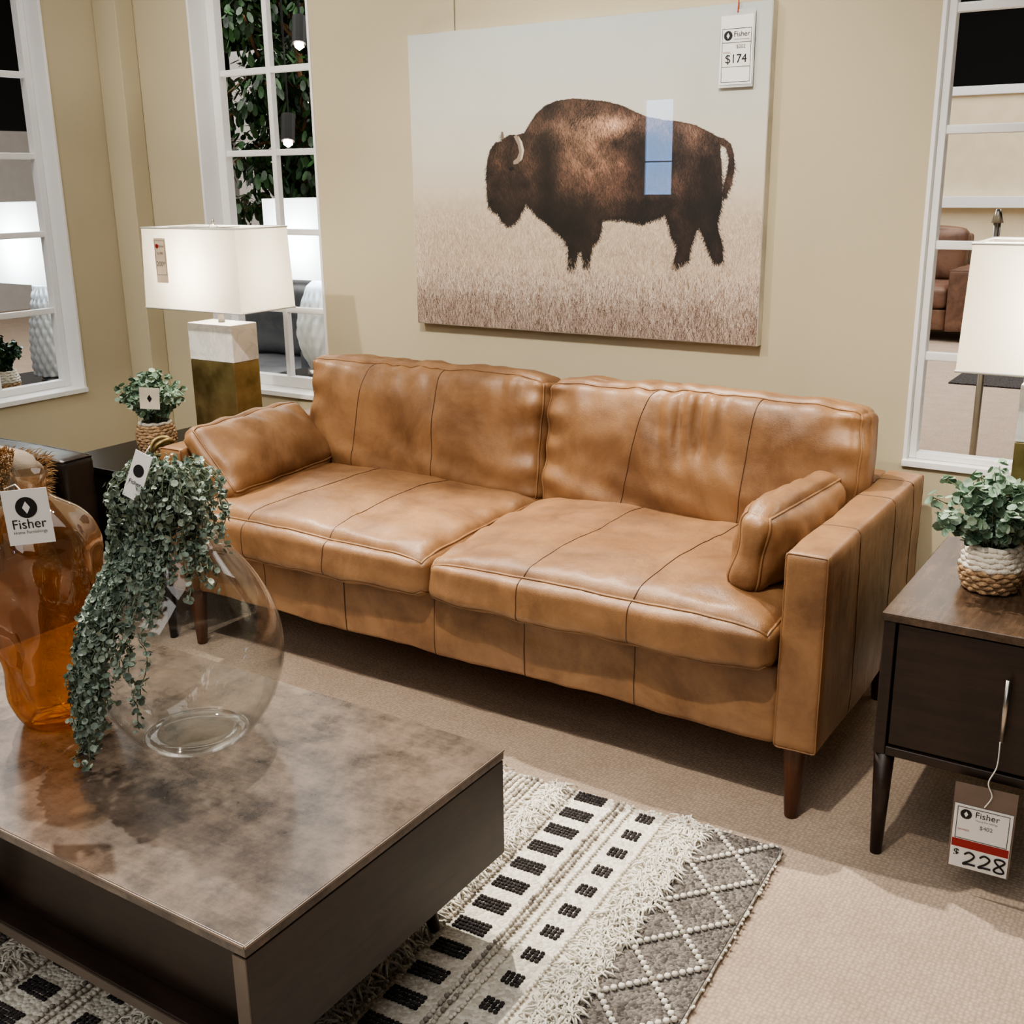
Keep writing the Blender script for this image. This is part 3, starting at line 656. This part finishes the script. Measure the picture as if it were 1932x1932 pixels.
def ceramic_lamp(name,cx,cy,z0,kind=0):
    E=empty(name)
    if kind==0:
        prof=[(.06,z0+.04)]+[(.095-.045*t**1.5+.012*math.sin(t*3.1),z0+.04+t*.42) for t in np.linspace(0,1,70)]+[(.02,z0+.465)]
        k=9
        lathe('ceramic_body',prof,cx,cy,M['ceramic'],E,n=108,disp=lambda t,z,i:.012*abs(math.cos(k*t/1+ (z-z0)*38)*math.cos(k*t-(z-z0)*38)) if 0<i<71 else 0,smooth=True)
    else:
        prof=[(.05,z0+.04)]+[(.05+.075*math.sin(math.pi*min(1,t*1.05))**.9*(1-.35*t),z0+.04+t*.42) for t in np.linspace(0,.94,50)]+[(.02,z0+.465)]
        lathe('ceramic_body',prof,cx,cy,M['ceramic'],E,n=96,disp=lambda t,z,i:.006*abs(math.cos(8*t+(z-z0)*30)*math.cos(8*t-(z-z0)*30)) if 0<i<51 else 0)
    tube('foot',[(cx,cy,z0),(cx,cy,z0+.04)],.075,M['metal'],E,32)
    tube('neck',[(cx,cy,z0+.46),(cx,cy,z0+.52)],.01,M['metal'],E,10)
    hw,hd=.2,.13; v=[(cx+sx*hw,cy+sy*hd,z) for z in (z0+.47,z0+.83) for sx,sy in ((-1,-1),(1,-1),(1,1),(-1,1))]
    mobj('shade',v,[(0,1,5,4),(1,2,6,5),(2,3,7,6),(3,0,4,7)],M['shade'],E)
    L=bpy.data.lights.new(name+'_bulb','POINT'); L.energy=17; L.color=(.66,.83,1); L.shadow_soft_size=.05
    lo=bpy.data.objects.new('bulb_light',L); C.collection.objects.link(lo); lo.parent=E; lo.location=(cx,cy,z0+.64)
    return E
ceramic_lamp('ceramic_table_lamp',-4.70,3.28,.6005,0)
ceramic_lamp('ceramic_table_lamp',-3.66,4.0,.6005,1)
side_table('console_table',-5.1,-4.4,2.7,3.7,.60,M['dwood'],M['dwood'],False)
side_table('console_table',-3.95,-3.2,3.75,4.2,.60,M['dwood'],M['dwood'],False)

# ---------------------------------------------------------------- plants
def basket(E,cx,cy,z0,r,h,split=.5):
    n=int(h/.011); A=Acc();B=Acc()
    for i in range(n):
        t=i/(n-1); rr=r*(.72+.3*math.sin(math.pi*min(1,.15+t*.75)))
        pts=[(cx+(rr+.0025*math.sin(14*a*1.0+i*math.pi))*math.cos(a),cy+(rr+.0025*math.sin(14*a+i*math.pi))*math.sin(a),z0+.009+i*.0105+.0015*math.sin(9*a+i)) for a in np.linspace(0,2*math.pi,56)[:-1]]
        (B if t>split else A).add(*tubevf(pts,.0068,7,True))
    A.obj('basket_lower',M['basketb'],E,smooth=True); B.obj('basket_upper',M['basketw'],E,smooth=True)
    lathe('soil',[(r*.7,z0+.002),(r*.9,z0+h*.85),(.001,z0+h*.88)],cx,cy,M['black'],E,n=24)
def bush(E,cx,cy,z0,r,h,ns,leafr,mat,nl=11):
    A=Acc();B=Acc()
    for i in range(ns):
        a=random.random()*2*math.pi; o=random.random()**.6*r; hh=h*(.45+.55*random.random())*(1-.35*(o/r)**2)
        p0=Vector((cx+.25*o*math.cos(a),cy+.25*o*math.sin(a),z0)); p2=Vector((cx+o*math.cos(a),cy+o*math.sin(a),z0+hh)); p1=(p0+p2)/2+Vector((0,0,hh*.25))
        path=spline([p0,p1,p2],6); B.add(*tubevf(path,.0012,4))
        for k in range(nl):
            t=.25+.75*k/(nl-1); q=path[min(len(path)-1,int(t*(len(path)-1)))]
            for s in (-1,1):
                d=rv(); c=q+d*leafr*1.1; nrm=(d*.5+Vector((0,0,1))*.6+rv()*.7)
                leafdisc(A,c,nrm,leafr*(.7+.5*random.random()))
    A.obj('leaves',mat,E,smooth=False); B.obj('stems',M['stem'],E)
E=empty('potted_eucalyptus'); basket(E,-.385,2.575,.6005,.064,.115,.5); bush(E,-.385,2.575,.70,.15,.19,56,.0115,M['leafe'])
E=empty('potted_eucalyptus'); basket(E,-3.225,2.62,.5755,.064,.115,.9); bush(E,-3.225,2.62,.68,.12,.20,52,.0105,M['leafe'])
t=empty('plant_tag',(-3.13,2.53,.79),(0,.05,math.radians(30))); t.parent=E; card(t,.07,.075,simple('beige_card',(206,196,180),.6)); diamond('mark',0,0,.014,M['ink'],t)
E=empty('potted_grass'); basket(E,-4.62,2.95,.6005,.06,.11,.5); bush(E,-4.62,2.95,.7,.1,.17,40,.01,M['ficus'])
E=empty('gold_knot_decor')
for i,(rx,rz) in enumerate(((.3,.2),(1.3,.9),(-.8,2.0))):
    R_=Euler((rx,.3*i,rz)).to_matrix(); c=Vector((-3.05,2.50,.626))
    tube('loop_%d'%(i+1),[c+R_@Vector((.04*math.cos(a),.04*math.sin(a),0)) for a in np.linspace(0,2*math.pi,32)[:-1]],.008,M['brass'],E,8,True)
t=empty('price_card',(-2.97,2.60,.64),(math.radians(-20),0,math.radians(50))); t.parent=E; card(t,.06,.09)

# ---------------------------------------------------------------- clear vase + trailing plant
vx,vy=-1.665,1.375
prof=[(.001,.421),(.05,.4205),(.088,.4205),(.105,.428),(.135,.46),(.165,.51),(.183,.565),(.188,.61),(.183,.66),(.165,.715),(.138,.765),(.105,.81),(.075,.85),(.052,.88),(.042,.91),(.04,.94),(.044,.96),(.05,.97)]
pp=spline([(a,b,0) for a,b in prof[2:]],4); pr2=[(.0005,.4212),(.04,.4208),(.07,.4205)]+[(p.x,p.y) for p in pp]
V=empty('clear_glass_vase')
lathe('glass_outer',pr2,vx,vy,M['glass'],V,n=96,closebot=False)
lathe('glass_inner',[(.0005,.436),(.07,.434),(.092,.437)]+[(p.x-.004,p.y) for p in pp[4:]],vx,vy,M['glass'],V,n=96,closebot=False)
tube('lip',[(vx+.05*math.cos(a),vy+.05*math.sin(a),.97) for a in np.linspace(0,2*math.pi,48)[:-1]],.004,M['glass'],V,8,True)
def vr(z):
    zs_=[p[1] for p in pr2]; rs_=[p[0] for p in pr2]
    return float(np.interp(z,zs_,rs_))
E=empty('trailing_plant'); A=Acc();B=Acc()
random.seed(21)
def strand(az,L,out,wob=.02,lr=.0056):
    top=.97+random.random()*.03
    pts=[Vector((vx+.02*math.cos(az),vy+.02*math.sin(az),.94)),Vector((vx+(.03+out*.3)*math.cos(az),vy+(.03+out*.3)*math.sin(az),top))]
    z=top-.01; r=.045+out*.6; l=0; a=az
    while l<L and z>.44:
        r=max(r+.003*random.random(), vr(min(z,.96))+.010+out*.25*random.random() if z<.94 else r)
        r=max(r,vr(max(z-.02,.43))+.01)
        a+=random.gauss(0,wob); z-=.022; l+=.022
        pts.append(Vector((vx+r*math.cos(a)+random.gauss(0,.004),vy+r*math.sin(a)+random.gauss(0,.004),z)))
    path=spline(pts,3); B.add(*tubevf(path,.0011,4))
    for i,p in enumerate(path[2:]):
        for s in range(2):
            d=rv(); leafdisc(A,p+d*.0085,d*.6+rv()*.5,lr*(.6+.75*random.random()),cup=.3)
for i in range(76):
    az=202+106*random.random()**1.05
    L=max(.14,.56-.40*max(0,(az-228)/80)+random.uniform(-.08,.05)); strand(math.radians(az),L,random.uniform(0,.05),.035)
for i in range(12): strand(math.radians(random.uniform(208,245)),random.uniform(.44,.56),random.uniform(.02,.11),.03)
strand(math.radians(282),.44,.0,.02); strand(math.radians(290),.36,.01,.02)
for i in range(10): strand(math.radians(random.uniform(305,360)),random.uniform(.10,.2),random.uniform(0,.02))
for i in range(56): strand(math.radians(random.uniform(0,360)),random.uniform(.05,.15),random.uniform(0,.08),.04)
A.obj('leaves',M['leaft'],E); B.obj('stems',M['stem'],E)
t=empty('tag',(vx+.0,vy-.075,.985),(math.radians(-12),math.radians(18),math.radians(8))); t.parent=E
card(t,.040,.09); disc('mark',0,.01,.012,M['ink'],t); text('shop_name','Fisher',0,-.014,.012,M['ink'],t)
tube('string',[(0,0,.04),(.0,.01,.06)],.0012,M['string'],t,5)

# ---------------------------------------------------------------- amber vase
ax_,ay_=-1.975,1.285
prof=[(.0005,.4212),(.06,.4205),(.075,.423),(.088,.45),(.096,.50),(.102,.58),(.108,.66),(.113,.74),(.116,.79),(.114,.82),(.102,.85),(.08,.875),(.055,.892),(.036,.905),(.03,.92),(.03,.94),(.036,.955)]
pp=spline([(a,b,0) for a,b in prof[2:]],5); pr3=[(.0005,.4212),(.06,.4205)]+[(p.x,p.y) for p in pp]
def fac(t,z,i):
    w=max(0,min(1,(z-.43)/.06))*max(0,min(1,(.9-z)/.08))
    return w*(.006*math.cos(7*t+math.sin(z*14)*.9)+.003*math.cos(4*t-z*26)+.0025*math.sin(z*60+5*t))
VA=empty('amber_glass_vase'); lathe('glass_outer',pr3,ax_,ay_,M['amber'],VA,n=112,disp=fac,closebot=False)
lathe('glass_inner',[(.0005,.434),(.06,.434)]+[(max(.01,p.x-.008),p.y+.002) for p in pp[4:-6]],ax_,ay_,thin_glass('amber_inner',(250,234,206),refl=.6,f0=.05),VA,n=112,disp=fac,closebot=False)
t=empty('tag',(-1.851,1.19,.907),(math.radians(-4),math.radians(-4),math.radians(38))); t.parent=VA
card(t,.084,.105); disc('mark',0,.018,.02,M['ink'],t); diamond('mark_stand_in',0,.018,.012,M['tag'],t)
text('shop_name','Fisher',0,-.014,.026,M['ink'],t); text('shop_name_2','Home Furnishings',0,-.029,.0085,M['greyink'],t)
tube('string',[(0,0,.045),(-.02,.02,.06),(-.06,.07,.045)],.0012,M['string'],t,5)

E=empty('price_tag',(-1.86,.93,.245),(0,0,math.radians(6))); card(E,.12,.17)
frame(E,-.052,.052,-.02,.07); text('shop_name','Fisher',.01,.05,.02,M['ink'],E); box('red_band',-.059,.059,-.0012,-.0008,-.045,-.026,M['red'],E,0); text('price','16',.03,-.064,.045,M['ink'],E)

# ---------------------------------------------------------------- rug
RG=empty('woven_area_rug',(-.705,2.222,0),(0,0,math.radians(3.0)))
RW,RL=2.25,1.66
A=Acc(); A.box(-RW,0,-RL,0,.001,.012); A.obj('base',M['rugbase'],RG,bevel=.004)
gb=Acc(); dk=Acc(); wh=Acc(); gr=Acc(); fr=Acc()
_b=bmesh.new(); bmesh.ops.create_icosphere(_b,subdivisions=1,radius=1); bv_=[v.co.copy() for v in _b.verts]; bf_=[tuple(v.index for v in f.verts) for f in _b.faces]; _b.free()
def bead(A,x,y,z,r,sz=.75):
    A.add([(x+q.x*r,y+q.y*r,z+q.z*r*sz) for q in bv_],bf_)
def fringe(a0,a1,dens=900,L=.04):
    for i in range(int(dens*RL)):
        x=-random.uniform(a0,a1); y=-random.uniform(.005,RL-.005); an=random.uniform(0,2*math.pi)
        l=L*(.6+.6*random.random()); h=.006+random.random()*.012
        p=[(x,y,.010),(x+l*.3*math.cos(an),y+l*.3*math.sin(an),.012+h),(x+l*.75*math.cos(an),y+l*.75*math.sin(an),.012+h*.7),(x+l*math.cos(an),y+l*math.sin(an),.0135)]
        fr.add(*tubevf(p,[.0026,.0026,.0022,.0014],4))
def diamonds(a0,a1):
    gb.box(-a1,-a0,-RL+.003,-.003,.0121,.0145)
    w=a1-a0-.02; per=.16; n=int(RL/per)+1
    for k in range(-1,n+1):
        for sg in (1,-1):
            m=15
            for i in range(m):
                t=i/(m-1); x=-(a0+.01+w*(t if sg>0 else 1-t)); y=-(k*per+t*per)
                if -RL+.01<y<-.01: bead(wh,x,y,.019,.0078)
def dashes(ac,w,l,per=.0805,off=.03):
    y=-off
    while y>-RL+l:
        nx=max(2,int(w/.0085)); ny=max(2,int(l/.0085))
        for i in range(nx):
            for j in range(ny):
                bead(dk,-ac-w/2+(i+.5)*w/nx+random.gauss(0,.0005),y-(j+.5)*l/ny+random.gauss(0,.0005),.0135,.0056,.7)
        y-=per
def beadrow(a,st=.012,A=None,r=.0055,jit=.001):
    y=-.008
    while y>-RL+.008:
        bead(A or wh,-a+random.gauss(0,jit),y+random.gauss(0,jit),.0175,r); y-=st
def group(o):
    fringe(o+.0,o+.035,1500,.034)
    dashes(o+.115,.042,.036,off=.022)
    for k in (.07,.16): beadrow(o+k,.011,wh,.005)
    beadrow(o+.185,.012,gr,.006); beadrow(o+.2,.012,gr,.006)
    dashes(o+.27,.078,.042,off=.0)
    beadrow(o+.322,.012,gr,.0055)
diamonds(.004,.178)
fringe(.178,.205,700,.03)
group(.215)
fringe(.56,.6,1400,.034)
for k in range(7): beadrow(.63+k*.016,.013,gr if k%3 else wh,.007,.0015)
fringe(.75,.79,1200,.034)
group(.85)
fringe(1.22,1.26,900,.04)
diamonds(1.3,1.47)
for k in range(5): beadrow(1.5+k*.016,.013,gr if k%2 else wh,.007,.0015)
group(1.62); fringe(2.0,2.05,700,.04)
for i in range(170):
    bead(fr,-random.random()*RW,-.002+random.gauss(0,.004),.012,.006); 
for i in range(120): bead(fr,.001+random.gauss(0,.002),-random.random()*RL,.01,.004)
gb.obj('grey_band',M['ruggband'],RG); dk.obj('charcoal_dashes',island_mat('rug_charcoal_yarn',[(30,27,28),(66,61,61),(46,42,43)],.95),RG,smooth=True); wh.obj('cream_beads',M['rugwhite'],RG,smooth=True); gr.obj('grey_beads',M['ruggrey'],RG,smooth=True); fr.obj('fringe',M['rugwhite'],RG,smooth=True)

# ---------------------------------------------------------------- couches
def couch(name,x0,x1,y0,y1,mat,face='x+',hs=.45,ha=.66,hb=.85,aw=.12,n=2):
    cx,cy=(x0+x1)/2,(y0+y1)/2
    rot={'y-':0,'x+':math.pi/2,'y+':math.pi,'x-':-math.pi/2}[face]
    if face[0]=='x': w,d=(y1-y0),(x1-x0)
    else: w,d=(x1-x0),(y1-y0)
    E=empty(name,(cx,cy,0),(0,0,rot))
    def cb(nm,a,b,c_,d_,e,f_2,r=.03,puff=(0,0,0),wr=.004): 
        return cushion(nm,((a+b)/2,(c_+d_)/2,(e+f_2)/2),((b-a)/2,(d_-c_)/2,(f_2-e)/2),r,puff,mat,E,n=14,wr=wr,pipe=2 if 'arm' in nm else None)
    cb('arm_1',-w/2,-w/2+aw,-d/2,d/2,.1,ha,.02); cb('arm_2',w/2-aw,w/2,-d/2,d/2,.1,ha,.02)
    cb('base',-w/2+aw,w/2-aw,-d/2+.02,d/2,.1,.3,.02); cb('back',-w/2+aw,w/2-aw,d/2-.2,d/2,.28,hb-.05,.04)
    ww=(w-2*aw)/n
    for i in range(n):
        a=-w/2+aw+i*ww
        cb('seat_%d'%(i+1),a,a+ww,-d/2,d/2-.2,.3,hs,.05,(0,.01,.02)); cb('pad_%d'%(i+1),a,a+ww,d/2-.36,d/2-.16,hs,hb,.07,(0,.03,.02))
    A=Acc()
    for sx in (-1,1):
        for sy in (-1,1): A.box(sx*(w/2-.08)-.025,sx*(w/2-.08)+.025,sy*(d/2-.08)-.025,sy*(d/2-.08)+.025,.0005,.1)
    A.obj('feet',M['black'],E); return E
couch('dark_leather_loveseat',-4.0,-3.02,.5,2.2,M['dleather'],'x+',hb=.66,ha=.675)
couch('grey_leather_sofa',-6.3,-3.9,4.35,5.2,M['gleather'],'y-',hs=.5,hb=.95,aw=.25)
couch('beige_sofa',-7.9,-6.9,1.6,4.0,M['fabric'],'x+',hs=.5,hb=.95,aw=.2)
couch('brown_recliner_sofa',-4.4,-2.0,10.9,11.9,M['bleather'],'y-',hs=.5,hb=1.0,aw=.28)
E=empty('fur_throw_pillow'); c=Vector((-3.2,1.93,.60))
cushion('core',c,(.2,.06,.13),.05,(.01,.05,.01),M['fabric'],E,rot=(math.radians(-18),0,0),n=14)
A=Acc()
for i in range(9000):
    a,b=random.uniform(-1,1),random.uniform(-1,1)
    R_=Euler((math.radians(-18),0,0)).to_matrix(); sd=-1 if random.random()<.7 else random.choice((-1,1))
    p=c+R_@Vector((a*.2,sd*(.06+.045*(1-a**4)*(1-b**4)),b*.13)); d=(R_@Vector((a*.6,sd*.5,b*.6+.1))).normalized()+rv()*.4
    A.add(*tubevf([p,p+d*.016,p+d*.026+Vector((0,0,-.006))],[.0016,.0012,.0004],3,cap=False))
A.obj('fur',M['fur'],E)
E=empty('ficus_tree'); A=Acc();B=Acc(); random.seed(5)
bx,by=-6.0,6.45
B.add(*tubevf([(bx,by,0.35),(bx+.05,by,.9),(bx-.04,by+.05,1.5),(bx+.05,by,2.2),(bx,by,3.0)],[.05,.045,.04,.03,.01],8))
for i in range(34):
    z=random.uniform(1.0,2.8); a=random.uniform(0,6.28); L=random.uniform(.4,.9)
    p=spline([(bx,by,z),(bx+L*.4*math.cos(a),by+L*.4*math.sin(a),z+.2),(bx+L*math.cos(a+.4),by+L*math.sin(a+.4),z+.15+random.uniform(-.2,.3))],8); B.add(*tubevf(p,.012,5))
    for q in p[4:]:
        for k in range(11):
            d=rv(); c=q+d*random.uniform(.03,.2); leafdisc(A,c,d+Vector((0,0,.6)),.022,2.0,Vector((d.x,d.y,-.5)))
A.obj('leaves',M['ficus'],E); B.obj('branches',M['bark'],E)
lathe('planter',[(.16,.0005),(.2,.38),(.19,.38),(.001,.34)],bx,by,M['basketb'],E,n=32)
E=empty('floor_lamp'); lx_,ly_=-.728,4.15
tube('pole',[(lx_,ly_,.02),(lx_,ly_,1.34)],.012,M['metal'],E,12); tube('foot',[(lx_,ly_,.0005),(lx_,ly_,.025)],.14,M['metal'],E,32)
tube('finial',[(lx_,ly_,1.34),(lx_,ly_,1.385)],[.02,.008],M['metal'],E,12)
E=empty('trim_1'); box('cream_partition',-5,2.5,14.2,14.3,.0005,2.35,M['cream'],E,0); box('ledge',-5,2.5,14.05,14.2,1.12,1.25,M['trim'],E,.01); box('cap',-5,2.5,14.15,14.35,2.35,2.45,M['trim'],E,.01)
E=empty('patterned_rug'); box('pile',-1.75,.2,8.7,9.6,.001,.012,M['rugdark'],E,.003)
E=empty('white_partition'); box('panel',-7.75,-7.25,7.5,7.6,.0005,2.6,M['shellw'],E,0)
spotm=emis('spot_glow',(255,240,215),60)
E=empty('track_light')
A=Acc();B=Acc()
for (x,y,z) in ((-7.1,8.2,2.62),(-7.0,7.7,2.15),(-5.15,5.6,2.32),(-5.25,5.55,1.75),(-9,6.5,3.2),(-10.5,5.4,3.3),(-9.8,3.9,3.2),(-1.75,10.5,2.45),(-1.2,11,3.1),(-2.0,9.2,3.3),(-12,7.2,2.6),(-11.5,6.2,2.5),(-11.8,5.9,2.6)):
    B.add(*tubevf([(x,y,z+.16),(x+.03,y-.05,z)],.045,12)); 
    c=Vector((x+.03,y-.05,z-.004)); A.add([c+q*.034 for q in bv_],bf_)
    B.add(*tubevf([(x,y,z+.15),(x,y,4.6)],.006,6))
A.obj('bulbs',spotm,E); B.obj('cans',M['black'],E)
E=empty('storefront_window'); mday=emis('daylight_glass',(165,205,255),13)
wx0,wx1,wz0,wz1=-7.13,-6.73,1.28,2.5
box('glass_pane',wx0,wx1,-7.99,-7.97,wz0,wz1,mday,E,0)
A=Acc(); A.box(wx0-.07,wx0,-7.99,-7.93,wz0-.07,wz1+.07).box(wx1,wx1+.07,-7.99,-7.93,wz0-.07,wz1+.07).box(wx0,wx1,-7.99,-7.93,wz1,wz1+.07).box(wx0,wx1,-7.99,-7.93,wz0-.07,wz0).box(wx0,wx1,-7.965,-7.93,1.7,1.72); A.obj('frame',M['trim'],E)

# ---------------------------------------------------------------- lights
def light(name,kind,loc,aim,en,col,size=.1,spot=60,blend=.6,sy=None):
    L=bpy.data.lights.new(name,kind); L.energy=en; L.color=col
    if kind=='AREA':
        L.shape='RECTANGLE'; L.size=size; L.size_y=sy or size
    else: L.shadow_soft_size=size
    if kind=='SPOT': L.spot_size=math.radians(spot); L.spot_blend=blend
    o=bpy.data.objects.new(name,L); C.collection.objects.link(o); o.location=loc
    o.rotation_euler=(Vector(aim)-Vector(loc)).to_track_quat('-Z','Y').to_euler(); return o
WM=(1,.91,.78); NW=(1,.965,.91)
light('key_spotlight','SPOT',(-3.75,2.35,3.5),(-1.6,1.3,.3),600,WM,.03,50,.4)
light('rear_spotlight','SPOT',(-2.3,3.0,3.9),(-.5,1.5,.0),740,WM,.025,52,.3)
light('sofa_spotlight','SPOT',(-.9,.3,4.0),(-1.7,3.0,.75),460,WM,.04,46,.6)
light('wall_spotlight','SPOT',(-3.2,.2,3.9),(-2.6,3.2,1.2),280,WM,.04,56,.8)
light('area_fill','AREA',(-1.4,.8,4.5),(-1.4,.8,0),105,NW,4.5)  # added soft fill over the seating area, not a real fixture
light('area_fill_left','AREA',(-8,4.5,4.5),(-8,4.5,0),280,NW,5)  # added fill to brighten the showroom beyond the left wall
light('area_fill_back','AREA',(-2,9.5,4.5),(-2,9.5,0),560,NW,7)  # added fill for the showroom behind the back wall
light('area_fill_near','AREA',(-5,5.2,4.4),(-5,5.2,0),60,NW,2)  # small added fill above the grey sofa
light('area_fill_front','AREA',(-2,-5,4.5),(-2,-5,0),240,NW,6)  # unseen fill added behind the camera
w=bpy.data.worlds.new('world'); C.scene.world=w; w.use_nodes=True; w.node_tree.nodes['Background'].inputs[0].default_value=(1,.95,.88,1); w.node_tree.nodes['Background'].inputs[1].default_value=.3
C.scene.view_settings.view_transform='AgX'
try: C.scene.view_settings.look='AgX - Medium High Contrast'
except Exception as e: print('look',e)
print('done')
